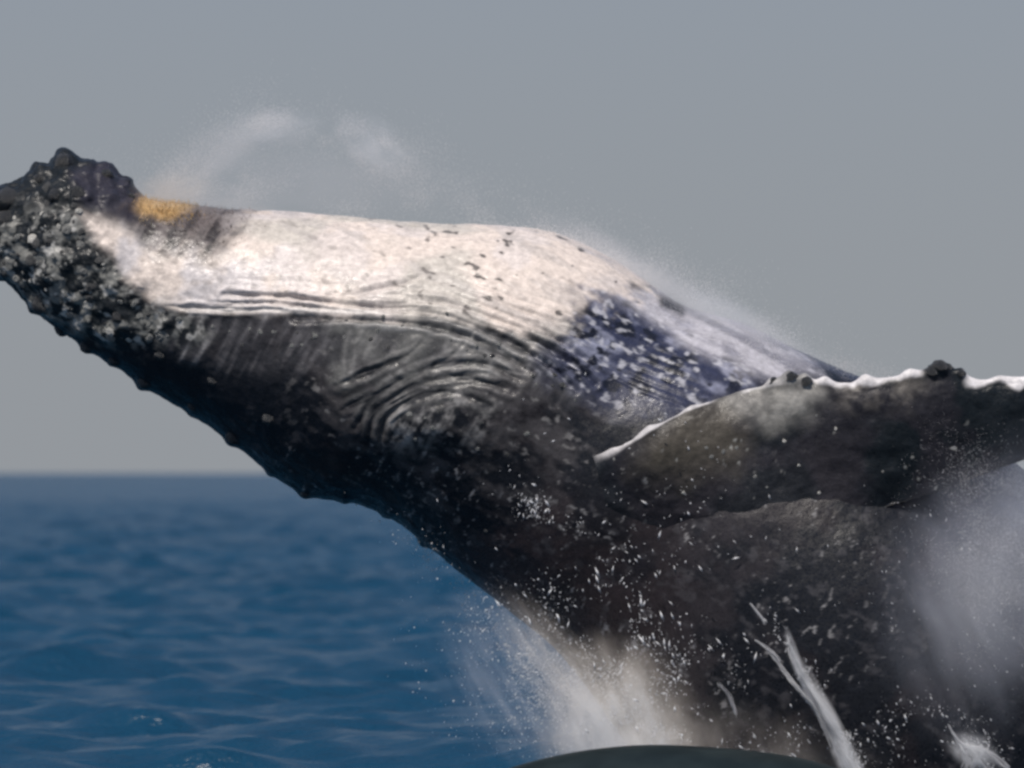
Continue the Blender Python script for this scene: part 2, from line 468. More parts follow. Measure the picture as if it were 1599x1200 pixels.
# greys along the jaw under the white
jaw = sm(-14, 22, poly_sd(X, Y, [(210, 460), (300, 480), (560, 484), (700, 490), (850, 520), (960, 590), (900, 640), (780, 590), (640, 580), (480, 590), (330, 590), (240, 540)]) + 40 * (n_mid - .5))
pig = mixc(pig, (0.085, 0.082, 0.088), jaw * (0.25 + 0.75 * sm(.45, .7, n_ver)))
pig = mixc(pig, (0.28, 0.27, 0.27), jaw * sm(.62, .8, n_ver) * sm(.45, .6, n_mid))
mid = sm(-20, 30, poly_sd(X, Y, [(510, 490), (640, 488), (760, 505), (830, 545), (790, 600), (640, 610), (540, 640), (500, 600)]))
pig = mixc(pig, (0.13, 0.13, 0.125), mid * (0.15 + 0.55 * sm(.4, .7, n_mid)))
pig = mixc(pig, (0.24, 0.235, 0.23), np.clip(ridge * 40, 0, 1) * np.maximum(mid, .6 * sm(500, 560, X) * sm(700, 640, Y)))  # highlights on the skin ridges, painted into the colour
# pale mottled cheek
chk = sm(-26, 26, poly_sd(X, Y, [(600, 655), (640, 632), (700, 620), (770, 640), (770, 690), (720, 690), (640, 700), (605, 690)]) + 60 * (n_mid - .5))
ctr_m = sm(-60, 40, poly_sd(X, Y, [(470, 540), (700, 560), (900, 600), (980, 700), (940, 860), (760, 860), (600, 760), (480, 660)]))
pig = mixc(pig, (0.055, 0.052, 0.055), ctr_m * sm(.48, .66, .6 * fbm(Vs, (.12, .12, .06), 4, 95) + .4 * n_blot) * .75)
pig = mixc(pig, (0.16, 0.155, 0.155), ctr_m * sm(.66, .76, fbm(Vs, (.06, .08, .04), 4, 97)) * .8)
pig = mixc(pig, (0.33, 0.32, 0.315), chk * sm(.44, .70, .5 * fbm(V, 0.05, 3, 91) + .5 * n_ver) * .9)
# lower flank: brownish grey bloom with scars, and glints painted in as pale streaks
bl = sm(680, 800, Y) * sm(880, 1040, X + 0.2 * Y) * (1 - sm(1050, 1330, X))
pig = mixc(pig, (0.030, 0.027, 0.031), bl * sm(.42, .7, n_blot) * 0.8)
pig = mixc(pig, (0.026, 0.020, 0.022), sm(620, 760, X) * sm(1120, 980, X) * sm(740, 840, Y) * (.3 + .7 * sm(.4, .65, n_blot)))
sc = sm(.70, .80, fbm(Vs + .05 * (n_mid[..., None] - .5), (0.085, 0.1, 0.04), 4, 77, .65)) * sm(640, 720, Y) * (1 - .6 * sm(1250, 1450, X))
pig = mixc(pig, (0.20, 0.195, 0.20), sc * sm(.42, .58, n_big))
fls = sm(.66, .76, fbm(Vs + .03 * (n_fine[..., None] - .5), (0.028, 0.06, 0.06), 4, 277, .6)) * sm(660, 760, Y) * sm(.40, .6, fbm(V, .4, 2, 288))
pig = mixc(pig, (0.24, 0.235, 0.24), fls * (1 - .7 * sm(1200, 1400, X)))
pig = mixc(pig, (0.06, 0.058, 0.064), sm(.6, .75, fbm(Vs, (0.07, 0.1, 0.05), 3, 177)) * sm(560, 700, Y) * .45)
# mottling between the white throat and the fin; its bluish shading is painted in
blue = sm(-24, 24, poly_sd(X, Y, [(870, 440), (960, 400), (1060, 450), (1160, 470), (1330, 570), (1180, 600), (1060, 650), (960, 640), (880, 600), (840, 560), (880, 520)]) + 46 * (n_mid - .5))
pig = mixc(pig, (0.030, 0.035, 0.068), blue * .9)
pig = mixc(pig, (0.19, 0.20, 0.27), blue * sm(.46, .66, .3 * n_str + .7 * fbm(V, .13, 4, 133) + .3 * (n_blot - .5)) * (1 - .75 * sm(560, 620, Y - 0.28 * (X - 1000))))
pig = mixc(pig, (0.010, 0.012, 0.022), blue * sm(.51, .58, .7 * fbm(V, 0.09, 4, 131) + .3 * n_str))
pig = mixc(pig, (0.42, 0.42, 0.46), blue * .75 * sm(.60, .74, fbm(Vs, (0.055, .05, .035), 3, 137) + .08 * sm(60, -20, np.abs(sdw))))
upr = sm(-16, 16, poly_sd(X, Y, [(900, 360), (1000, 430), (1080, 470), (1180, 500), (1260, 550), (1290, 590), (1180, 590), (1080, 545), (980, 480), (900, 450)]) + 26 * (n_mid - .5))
pig = mixc(pig, (0.40, 0.39, 0.425), upr * (0.5 + 0.5 * sm(.35, .6, .6 * n_str + .4 * n_mid)))  # pale streaky skin, with the sky's wet reflection painted in
rimd = poly_sd(X, Y, [(1130, 470), (1165, 500), (1215, 520), (1290, 566), (1360, 600), (1400, 560), (1250, 440)])
pig = mixc(pig, (0.03, 0.032, 0.05), sm(-12, -2, rimd) * sm(1120, 1170, X))
pig = mixc(pig, (0.02, 0.022, 0.03), sm(-9, 3, poly_sd(X, Y, [(985, 436), (1010, 440), (1012, 450), (988, 448)])) + sm(-9, 3, poly_sd(X, Y, [(1030, 462), (1066, 476), (1066, 490), (1034, 476)])))
# the white throat
wcol = np.zeros(V.shape) + np.array([0.60, 0.525, 0.475])
wcol = mixc(wcol, (0.53, 0.495, 0.495), sm(.45, .6, n_blot) * (1 - sm(320, 520, X) * .6))
wcol = mixc(wcol, (0.47, 0.435, 0.395), sm(.5, .66, fbm(V, 0.5, 2, 211)))
wcol = mixc(wcol, (0.38, 0.35, 0.335), sm(.55, .75, n_str) * .5)
spot = sm(.70, .77, fbm(Vs, (0.075, 0.09, 0.045), 2, 301)) * (0.3 + .7 * sm(450, 800, X))
wcol = mixc(wcol, (0.10, 0.09, 0.085), spot)
wcol = mixc(wcol, (0.30, 0.27, 0.26), np.clip(groove * 24, 0, .75))  # colour darkened along the grooves, deeper means darker
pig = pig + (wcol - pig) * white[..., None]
lip = np.exp(-((sdw - 5) / 5) ** 2) * sm(270, 340, X) * (1 - sm(560, 620, X)) * sm(470, 480, Y)
pig = mixc(pig, (0.54, 0.51, 0.49), lip * .9)
# grey shadowless smudge where the bristles sit and crusted chin
smu = sm(-42, 34, poly_sd(X, Y, [(205, 290), (420, 312), (405, 345), (350, 352), (325, 385), (290, 362), (240, 368), (215, 345)]) + 36 * (n_ver - .5))
smu = smu * (1 - .8 * sm(300, 410, X + 60 * (n_mid - .5)))
pig = mixc(pig, (0.20, 0.17, 0.165), smu * (.2 + .6 * sm(.38, .62, .5 * n_ver + .5 * n_mid)))
pig = mixc(pig, (0.05, 0.045, 0.045), smu * sm(.50, .66, .5 * n_ver + .5 * n_mid) * .8)
org = np.exp(-((X - 250) / 50) ** 2 - ((Y - 320) / 24) ** 2) + .5 * (n_ver - .5)
pig = mixc(pig, (0.42, 0.27, 0.12), sm(.25, .8, org + .5 * (n_mid - .5)) * .9)
chc = np.zeros(V.shape) + np.array([0.012, 0.0145, 0.017])
chc = mixc(chc, (0.17, 0.17, 0.16), sm(.46, .60, fbm(V, 0.085, 4, 401)) * sm(300, 360, Y))
chc = mixc(chc, (0.36, 0.355, 0.34), sm(.60, .72, fbm(V, 0.07, 3, 431)) * sm(310, 360, Y))
pig = pig + (chc - pig) * (chin * (1 - white))[..., None]
pig = mixc(pig, (0.035, 0.033, 0.046), sm(-14, 10, poly_sd(X, Y, [(110, 270), (170, 250), (215, 300), (205, 345), (130, 320)])) * .8)
pig = np.clip(pig, 0.004, 0.8)

whale = bpy.data.objects.new('humpback_whale', None)
COL.objects.link(whale)
whale.empty_display_size = 0.5
WBASE = Vector(P(1250, 1290))
WBASE.z = 0.0
whale.location = WBASE
whale['label'] = 'breaching humpback whale with white grooved throat turned up and long fin raised'
whale['category'] = 'whale'
OFF = np.array(WBASE)
qs = grid_quads(V.shape[0], V.shape[1], True)
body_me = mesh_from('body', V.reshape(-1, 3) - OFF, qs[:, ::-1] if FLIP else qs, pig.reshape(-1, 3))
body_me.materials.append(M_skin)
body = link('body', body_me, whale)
# final normals for placing things on the skin
NF = grid_normals(V, True)
if FLIP: NF = -NF
BX, BY = X, Y

# ------------------------------------------------------------------ pectoral fin
FL = [((925, 712), (955, 830), -1.22, .10), ((985, 688), (1010, 860), -1.22, .17), ((1050, 650), (1085, 860), -1.2, .22), ((1120, 624), (1165, 850), -1.18, .26),
      ((1190, 603), (1245, 838), -1.24, .27), ((1262, 594), (1320, 818), -1.32, .26), ((1330, 596), (1395, 790), -1.38, .24), ((1400, 588), (1462, 769), -1.40, .22),
      ((1470, 580), (1535, 741), -1.40, .20), ((1530, 592), (1600, 715), -1.40, .18), ((1610, 590), (1690, 690), -1.39, .16), ((1720, 578), (1800, 665), -1.36, .14),
      ((1850, 570), (1920, 650), -1.30, .12), ((1980, 580), (2010, 640), -1.2, .09), ((2060, 600), (2068, 632), -1.16, .06), ((2095, 618), (2096, 622), -1.15, .02)]
fa = np.array([[*a, *b, d, t] for a, b, d, t in FL], float)
fs = smooth_line(fa, 40)
segf = np.concatenate([[0], np.cumsum(np.linalg.norm(np.diff(fs[:, :2], axis=0), axis=1))])
qf = np.linspace(0, segf[-1], 520)
fs = np.stack([np.interp(qf, segf, fs[:, c]) for c in range(6)], -1)
MF = 220
ph = np.linspace(0, 2 * math.pi, MF, endpoint=False)
cu = 0.5 - 0.5 * np.cos(ph)               # 0 leading edge .. 1 trailing edge
prof = np.sin(ph) * (1.05 - 0.62 * cu) * 0.95
Lw, Tw2 = P(fs[:, 0], fs[:, 1]), P(fs[:, 2], fs[:, 3])
def dpt(X_, Y_, dy): return P(X_, Y_, 0) + 0
LW = np.stack([P(fs[i, 0], fs[i, 1], fs[i, 4]) for i in range(len(fs))]); TW = np.stack([P(fs[i, 2], fs[i, 3], fs[i, 4] + .02) for i in range(len(fs))])
FV = LW[:, None, :] + (TW - LW)[:, None, :] * cu[None, :, None]
FV = FV + np.array([0.10, -1.0, 0.12]) * (fs[:, 5] * 0.5)[:, None, None] * prof[None, :, None]
FX, FY = to_px(FV)
# the root grows out of the flank: follow the body's own surface there, proud at the leading edge, sunk at the trailing edge
gx, gy = 6.0, 6.0
dm = np.full((260, 340), 1e9)
mfr = (FR > -0.05)
np.minimum.at(dm, (np.clip((BY[mfr] / gy).astype(int), 0, 259), np.clip((BX[mfr] / gx).astype(int), 0, 339)), V[mfr][:, 1])
dm[dm > 1e8] = DIST
for _ in range(3):
    dm = (dm + np.roll(dm, 1, 0) + np.roll(dm, -1, 0) + np.roll(dm, 1, 1) + np.roll(dm, -1, 1)) / 5
def body_y(x, y):
    fx, fy = np.clip(x / gx - .5, 0, 338), np.clip(y / gy - .5, 0, 258)
    i, j = fy.astype(int), fx.astype(int)
    a, b = fy - i, fx - j
    return (dm[i, j] * (1 - b) + dm[i, j + 1] * b) * (1 - a) + (dm[i + 1, j] * (1 - b) + dm[i + 1, j + 1] * b) * a
rise = sm(925, 1040, FX)
proud = (0.02 + 0.13 * rise) * (1 - sm(-.1, 0.95, cu))[None, :] - 0.05 * sm(.6, 1.0, cu)[None, :]
plane = DIST - 0.95 - 0.24 * rise - 0.14 * sm(1080, 1260, FX) - 0.02 * sm(.2, .6, cu)[None, :]
a_, b_ = body_y(FX, FY) - proud, plane
kk = 0.05
sft = np.minimum(a_, b_) - kk * np.exp(-np.abs(a_ - b_) / kk) * 0.5
mir = (MF - np.arange(MF)) % MF
isb = (prof < 0)[None, :]
yf = np.where(isb, sft[:, mir] + (fs[:, 5])[:, None] * np.abs(prof)[None, :], sft - .35 * fs[:, 5][:, None] * prof[None, :] * (1 - sm(.0, .9, cu))[None, :])
wr = 1 - sm(1230, 1420, FX)
FV = P(FX, FY, (yf * wr + FV[..., 1] * (1 - wr)) - DIST)
FN = grid_normals(FV, True)
if (FN * (FV - FV.mean(1, keepdims=True))).sum() < 0:
    FN = -FN; FFL = True
else:
    FFL = False
FX, FY = to_px(FV)
fb = 0.05 * (fbm(FV, .35, 3, 501) - .5) + .02 * (fbm(FV, .09, 3, 511) - .5)
lead = 1 - sm(0.0, 0.10, cu)[None, :] + 0 * FX
fb += lead * 0.035 * (fbm(np.stack([FX, 0 * FX, 0 * FX], -1), 34, 2, 521) - .45)
for kx, ky, kr, kh in [(1204, 596, 11, .05), (1232, 590, 14, .07), (1258, 594, 10, .05), (1290, 596, 12, .03), (1350, 592, 14, .03), (1420, 584, 14, .03), (1466, 576, 17, .075), (1500, 584, 10, .045), (1560, 590, 16, .02), (1015, 672, 10, .02), (1080, 638, 12, .02)]:
    fb += kh * np.exp(-((FX - kx) ** 2 + (FY - ky) ** 2) / (kr * kr)) * lead
FV = FV + FN * fb[..., None]
FX, FY = to_px(FV)
fm, ff, fbl = fbm(FV, .14, 4, 531), fbm(FV, .045, 3, 541), fbm(FV, .3, 3, 551)
fp = np.zeros(FV.shape) + np.array([0.006, 0.009, 0.012])
fp = mixc(fp, (0.022, 0.021, 0.027), sm(1420, 1300, FX) * sm(.35, .6, fbl) * .8)
fp = mixc(fp, (0.015, 0.0145, 0.019), sm(.5, .65, fbl))
pal = sm(-30, 34, poly_sd(FX, FY, [(1130, 610), (1190, 590), (1270, 580), (1278, 625), (1240, 660), (1190, 660), (1140, 632)]) + 36 * (fm - .5))
fp = mixc(fp, (0.30, 0.29, 0.27), pal * (.55 + .45 * sm(.3, .6, fm)))
olv = sm(-30, 30, poly_sd(FX, FY, [(1000, 690), (1060, 650), (1130, 640), (1170, 680), (1150, 740), (1060, 760), (990, 740)]) + 40 * (fm - .5))
fp = mixc(fp, (0.075, 0.066, 0.052), olv * .8)
fp = mixc(fp, (0.12, 0.11, 0.10), sm(1290, 1340, FX) * sm(1470, 1400, FX) * sm(660, 612, FY) * sm(.4, .65, fm))
fp = mixc(fp, (0.25, 0.245, 0.24), sm(.68, .78, fbm(FV, (.07, .07, .045), 4, 561, .65)) * sm(.4, .6, fbl) * sm(690, 720, FY) * sm(1330, 1200, FX))
fp = mixc(fp, (0.4, 0.4, 0.38), sm(.80, .86, fbm(FV, .05, 2, 571)) * sm(640, 690, FY) * .8)
# bright leading edge
fp = mixc(fp, (0.026, 0.0235, 0.028), sm(.25, .7, cu)[None, :] * (1 - sm(1250, 1400, FX)) * (.3 + .7 * sm(.4, .65, fbl)))
el = np.interp(FX, fs[:, 0], fs[:, 1])
rimn = fbm(np.stack([FX, 0 * FX, 0 * FX], -1), 38, 3, 581)
rim = sm(17, 8, FY - el + 40 * (rimn - .5) + 12 * (fm - .5) + 4 * (ff - .5)) * (sm(1240, 1285, FX) * (1 - sm(1432, 1446, FX) * (1 - sm(1500, 1515, FX))))
rim2 = sm(.3, .55, rimn + .4 * sm(1010, 950, FX)) * sm(5 + 13 * sm(1000, 940, FX), 1, FY - el + 6 * (fm - .5)) * sm(1270, 1150, FX) * .8 * sm(922, 948, FX)
back = (prof < 0)[None, :] & (FX > 0)
fp = mixc(fp, (0.62, 0.60, 0.61), np.maximum(rim, rim2) * (.8 + .2 * ff))
fp = np.where((back & (cu > .03)[None, :] & (cu < .88)[None, :])[..., None], mixc(fp, (.6, .6, .6), np.ones_like(FX) * .9), fp)
fq = grid_quads(FV.shape[0], MF, True)
fin_me = mesh_from('pectoral_fin', FV.reshape(-1, 3) - OFF, fq[:, ::-1] if FFL else fq, np.clip(fp, .004, .8).reshape(-1, 3))
fin_me.materials.append(M_fin)
fin = link('pectoral_fin', fin_me, whale)

# ------------------------------------------------------------------ barnacles, tubercles, bristles, eye
def lathe(name, rings, seg, jit, mat, seed):
    r = random.Random(seed)
    v = []
    for rad, z in rings:
        for k in range(seg):
            a = 2 * math.pi * k / seg
            q_ = rad * (1 + jit * (r.random() - .5) * 2)
            v.append((q_ * math.cos(a), q_ * math.sin(a), z * (1 + jit * (r.random() - .5))))
    f = []
    for i in range(len(rings) - 1):
        for k in range(seg):
            k2 = (k + 1) % seg
            f.append((i * seg + k, i * seg + k2, (i + 1) * seg + k2, (i + 1) * seg + k))
    f.append(tuple((len(rings) - 1) * seg + k for k in range(seg)))
    me = bpy.data.meshes.new(name)
    me.from_pydata(v, [], f)
    for p in me.polygons: p.use_smooth = True
    me.materials.append(mat)
    return me


BARN = [[lathe('barnacle', [(1.15, -.35), (.9, .22), (.62, .56), (.44, .60), (.2, .40)], 7, .3, m, 10 * i + j) for j in range(3)] for i, m in enumerate(M_shell)]
KNOB = [lathe('tubercle', [(1.3, -.4), (1.0, .12), (.72, .46), (.4, .66), (.12, .72)], 9, .28, M_knob, 90 + j) for j in range(3)]
front_ids = np.argwhere(FR > 0.05)
fx_, fy_ = BX[FR > 0.05], BY[FR > 0.05]


def place(name, me, p, n, size, parent, squash=1.0):
    o = link(name, me, parent)
    q_ = Vector(n).to_track_quat('Z', 'Y').to_matrix().to_4x4()
    o.matrix_local = Matrix.Translation(Vector(p) - WBASE) @ q_ @ Matrix.Rotation(random.random() * 6.28, 4, 'Z') @ Matrix.Diagonal((size, size * random.uniform(.8, 1.15), size * squash, 1))
    return o


def on_body(x, y):
    k = int(np.argmin((fx_ - x) ** 2 + (fy_ - y) ** 2))
    i, j = front_ids[k]
    return V[i, j], NF[i, j]


def on_fin(x, y):
    m = (FX - x) ** 2 + (FY - y) ** 2 + np.where(prof < -0.02, 1e6, 0)[None, :]
    i, j = np.unravel_index(int(np.argmin(m)), m.shape)
    n = FN[i, j]
    return FV[i, j], n


rb = random.Random(3)
chin_region = [(-10, 300), (40, 290), (70, 262), (120, 300), (128, 335), (150, 385), (190, 425), (212, 470), (285, 492), (300, 520), (200, 540), (110, 510), (50, 470), (-10, 425)]
cnt = 0
while cnt < 150:
    x, y = rb.uniform(-10, 300), rb.uniform(255, 540)
    if poly_sd(np.array([x]), np.array([y]), chin_region)[0] < 2: continue
    p, n = on_body(x, y)
    dark = y < 330 or rb.random() < .3
    kind = 2 if dark and rb.random() < .75 else (0 if rb.random() < .2 else 1)
    place('barnacle', BARN[kind][rb.randrange(3)], p, n, (.007 + .026 * rb.random() ** 1.8), whale, rb.uniform(.3, .7))
    cnt += 1
# a line of barnacles along the jaw edge, and scattered ones on flank and fin
for _ in range(42):
    x = rb.uniform(280, 900)
    y = np.interp(x, [280, 560, 700, 850, 900], [505, 515, 530, 585, 610]) + rb.gauss(0, 16)
    p, n = on_body(x, y)
    place('barnacle', BARN[1 if rb.random() < .6 else 2][rb.randrange(3)], p, n, rb.uniform(.008, .018), whale, .6)
for x, y in [(706, 626), (690, 640), (662, 650), (640, 648), (622, 655), (730, 648), (750, 662), (716, 672), (675, 668), (650, 690), (585, 712), (594, 718), (548, 732), (610, 762), (660, 760), (694, 762), (755, 832), (819, 678), (790, 706), (750, 700)]:
    p, n = on_body(x + rb.uniform(-4, 4), y + rb.uniform(-4, 4))
    place('barnacle', BARN[1 if rb.random() < .6 else 2][rb.randrange(3)], p, n, rb.uniform(.008, .017), whale, .4)
for x, y in [(58, 480), (96, 522), (134, 549), (176, 570), (223, 604), (362, 691), (476, 776), (300, 640), (250, 560), (330, 600), (420, 660), (180, 500)]:
    p, n = on_body(x, y - 4)
    place('tubercle', KNOB[rb.randrange(3)], p, n, rb.uniform(.03, .05), whale, .8)
for x, y, s in [(102, 244, .05), (60, 272, .03), (168, 266, .035), (84, 300, .04), (120, 290, .035), (6, 305, .06), (4, 335, .05), (206, 300, .025)]:
    p, n = on_body(x, y + 6)
    place('tubercle', KNOB[rb.randrange(3)], p, n, s, whale, 1.0)
for x, y, s in [(1208, 592, .026), (1236, 584, .034), (1258, 592, .03), (1456, 574, .034), (1468, 566, .04), (1482, 570, .032), (1502, 580, .024)]:
    p, n = on_fin(x, y)
    place('tubercle', KNOB[rb.randrange(3)], np.array(p) - np.array(n) * s * .25, n, s, fin, .8).matrix_parent_inverse = Matrix.Identity(4)
for x, y in [(1425, 715), (1378, 738), (1434, 748), (1275, 648), (1305, 668), (1248, 726), (1198, 762), (1280, 770), (1225, 690), (1130, 705), (1112, 712), (1150, 700), (1104, 700), (1180, 745), (1068, 770), (1100, 745)]:
    p, n = on_fin(x, y)
    place('barnacle', BARN[0 if rb.random() < .35 else 1][rb.randrange(3)], p, n, rb.uniform(.007, .016), fin, .4)


def bristles(name, x0, x1, y0, y1, n, ln, mat, label):
    v, f = [], []
    for _ in range(n):
        x, y = (rb.uniform(x0, x1) + rb.uniform(x0, x1) + rb.uniform(x0, x1)) / 3, (rb.uniform(y0, y1) + rb.uniform(y0, y1)) / 2
        p, nn = on_body(x, y)
        p = np.array(p) - OFF
        d = Vector(nn) * .5 + Vector((rb.uniform(-.8, .9), rb.uniform(-.6, .3), rb.uniform(.3, 1)))
        d.normalize()
        l_ = rb.uniform(.4, 1) * ln; w = rb.uniform(.0015, .0042)
        s = Vector((1, 0, 0)); t = d.cross(s).normalized()
        b = len(v)
        base = Vector(p) - d * .02
        for k, (hh, ww) in enumerate([(0, 1), (.6, .8), (1, .15)]):
            c = base + d * l_ * hh + Vector((rb.uniform(-.01, .01), 0, 0)) * hh
            for g in range(3):
                a = g * 2.094
                v.append(tuple(c + (s * math.cos(a) + t * math.sin(a)) * w * ww))
        for k in range(2):
            for g in range(3):
                g2 = (g + 1) % 3
                f.append((b + 3 * k + g, b + 3 * k + g2, b + 3 * k + 3 + g2, b + 3 * k + 3 + g))
    me = bpy.data.meshes.new(name); me.from_pydata(v, [], f); me.materials.append(mat)
    return link(name, me, whale, kind='stuff', label=label)


bristles('bristle_patch', 192, 330, 298, 356, 520, .06, M_bristle, 'orange tuft of short bristles')
bristles('bristle_patch', 220, 430, 306, 400, 260, .05, M_bristle_dark, 'brown tuft of short bristles')
p, n = on_body(769, 556)
place('eye', lathe('eye', [(1, -.3), (.9, .2), (.6, .5), (.2, .62)], 12, .02, M_eye, 4), p, n, .018, whale, .6)

# ------------------------------------------------------------------ second dark back in the foreground
def build_back():
    n, m = 60, 64
    c = P(1045, 1163, -3.2)
    verts = []
    for i in range(n):
        t = -1 + 2 * i / (n - 1)
        a = math.sin(t * math.pi / 2)
        for k in range(m):
            b = 2 * math.pi * k / m
            rr = math.sqrt(max(0, 1 - a * a))
            verts.append((c[0] + 1.75 * a + 0.1, c[1] + .75 * rr * math.sin(b), c[2] - .82 + .82 * rr * math.cos(b) - .05 * a))
    verts = np.array(verts)
    verts[:, 2] += .02 * (fbm(verts, .6, 2, 8) - .5)
    me = mesh_from('whale_back', verts, grid_quads(n, m, True))
    me.materials.append(M_back)
    o = link('whale_back', me, label='smooth dark rounded back just breaking the surface in front of the breaching whale', category='whale')


build_back()

# ------------------------------------------------------------------ spray: soft mist volumes and droplets
def puff(X_, Y_, dy, rx, ry, rd, rot, dens, nscale, col, lo=.42, hi=.7, aniso=.2, stretch=(1, 1, 1)):
    me = bpy.data.meshes.new('mist')
    v, f = [], []
    n, m = 10, 16
    for i in range(n + 1):
        t = math.pi * i / n
        for k in range(m):
            a = 2 * math.pi * k / m
            v.append((math.sin(t) * math.cos(a), math.sin(t) * math.sin(a), math.cos(t)))
    for i in range(n):
        for k in range(m):
            k2 = (k + 1) % m
            f.append((i * m + k, (i + 1) * m + k, (i + 1) * m + k2, i * m + k2))
    me.from_pydata(v, [], f)
    mt, N, L, out = nmat('mist_air')
    tc = N.new('ShaderNodeTexCoord')
    ln = N.new('ShaderNodeVectorMath'); ln.operation = 'LENGTH'
    fo = N.new('ShaderNodeMapRange'); fo.interpolation_type = 'SMOOTHSTEP'
    fo.inputs[1].default_value = 0.96; fo.inputs[2].default_value = 0.12; fo.inputs[3].default_value = 0; fo.inputs[4].default_value = 1
    mp = N.new('ShaderNodeMapping'); mp.inputs['Scale'].default_value = stretch
    mp.inputs['Location'].default_value = (X_ * .013, Y_ * .017, 0)
    nz = N.new('ShaderNodeTexNoise'); nz.inputs['Scale'].default_value = nscale; nz.inputs['Detail'].default_value = 4; nz.inputs['Roughness'].default_value = .6; nz.inputs['Distortion'].default_value = .4
    mr = N.new('ShaderNodeMapRange'); mr.inputs[1].default_value = lo; mr.inputs[2].default_value = hi; mr.inputs[3].default_value = 0; mr.inputs[4].default_value = 1
    m1 = N.new('ShaderNodeMath'); m1.operation = 'MULTIPLY'
    m2 = N.new('ShaderNodeMath'); m2.operation = 'MULTIPLY'; m2.inputs[1].default_value = dens
    vs = N.new('ShaderNodeVolumeScatter'); vs.inputs['Color'].default_value = (*col, 1); vs.inputs['Anisotropy'].default_value = aniso
    L.new(tc.outputs['Object'], ln.inputs[0]); L.new(ln.outputs['Value'], fo.inputs[0])
    L.new(tc.outputs['Object'], mp.inputs[0]); L.new(mp.outputs[0], nz.inputs['Vector']); L.new(nz.outputs['Fac'], mr.inputs[0])
    L.new(fo.outputs[0], m1.inputs[0]); L.new(mr.outputs[0], m1.inputs[1]); L.new(m1.outputs[0], m2.inputs[0]); L.new(m2.outputs[0], vs.inputs['Density'])
    L.new(vs.outputs[0], out.inputs['Volume'])
    me.materials.append(mt)
    o = link('mist', me, kind='stuff', label='thin white mist of spray drifting round the whale')
    k = .00425
    o.location = Vector(P(X_, Y_, dy))
    o.scale = (rx * k, rd, ry * k)
    o.rotation_euler = (0, math.radians(rot), 0)
    return o


W = (.95, .95, .97); PK = (.97, .9, .9); BL = (.80, .83, .97); TN = (.88, .79, .70)
# wisps over the jaw and off the back
puff(330, 250, 0, 130, 62, .35, -38, 2.6, 1.6, (.97, .88, .84))
puff(270, 300, -.1, 90, 45, .3, -10, 3.0, 1.6, (.97, .78, .55), .3, .62)
puff(345, 320, -.1, 110, 42, .3, 5, 2.4, 1.8, (.95, .85, .80), .32, .64)
puff(420, 200, 0, 110, 40, .3, -4, 3.6, 1.7, W, .38, .66)
puff(588, 230, 0, 95, 55, .3, 35, 3.4, 1.7, W, .38, .66)
puff(490, 285, 0, 330, 85, .5, 4, .5, 2.0, PK, .3, .7)
puff(980, 425, -.1, 210, 55, .5, 30, 2.2, 1.8, PK, .3, .62)
puff(1150, 510, -.3, 230, 50, .5, 28, 2.0, 1.8, W, .3, .62)
# spray at right under the fin
puff(1560, 900, -1.65, 220, 210, .32, 40, 2.0, 1.6, BL, .30, .66, .1, (1, 1, 2.2))
puff(1625, 800, -1.0, 170, 115, .4, -25, 2.2, 1.8, (.90, .89, .97), .26, .64, .1)
puff(1600, 880, -1.7, 200, 260, .3, 20, 1.5, 1.8, BL, .15, .66, .1, (2.0, 1, .8))
puff(1490, 990, -1.8, 150, 230, .25, -20, 1.6, 1.8, BL, .35, .7, .1, (2.2, 1, 1))
# splash at the foot of the whale
puff(965, 1145, -1.35, 150, 180, .5, -22, 8.0, 3.4, TN, .38, .64, 0, (1.5, 1, .8))
puff(1020, 1185, -1.6, 110, 85, .4, -10, 6.0, 3.2, TN, .44, .66, 0, (1.3, 1, .9))
puff(885, 1060, -.9, 65, 205, .4, -38, 4.2, 3.2, TN, .40, .66, 0, (1.6, 1, .7))
puff(800, 1060, -.6, 130, 200, .4, -30, 2.0, 3.0, BL, .42, .7, 0, (2.0, 1, .6))
puff(1285, 1105, -2.1, 17, 125, .12, -30, 22.0, 2.0, W, .34, .6, 0, (1, 1, 1))
puff(1240, 1020, -2.1, 9, 50, .06, -18, 22.0, 2.0, W, .34, .6, 0, (1, 1, 1))
puff(1325, 1190, -2.1, 22, 60, .12, -30, 24.0, 2.0, W, .34, .6, 0, (1, 1, 1))
puff(1520, 1175, -2.1, 55, 34, .12, 30, 14.0, 2.4, W, .40, .62, 0, (1, 1, 1))
puff(1150, 1190, -1.9, 280, 110, .4, 8, 1.6, 3.0, TN, .42, .7, 0, (1.8, 1, .5))


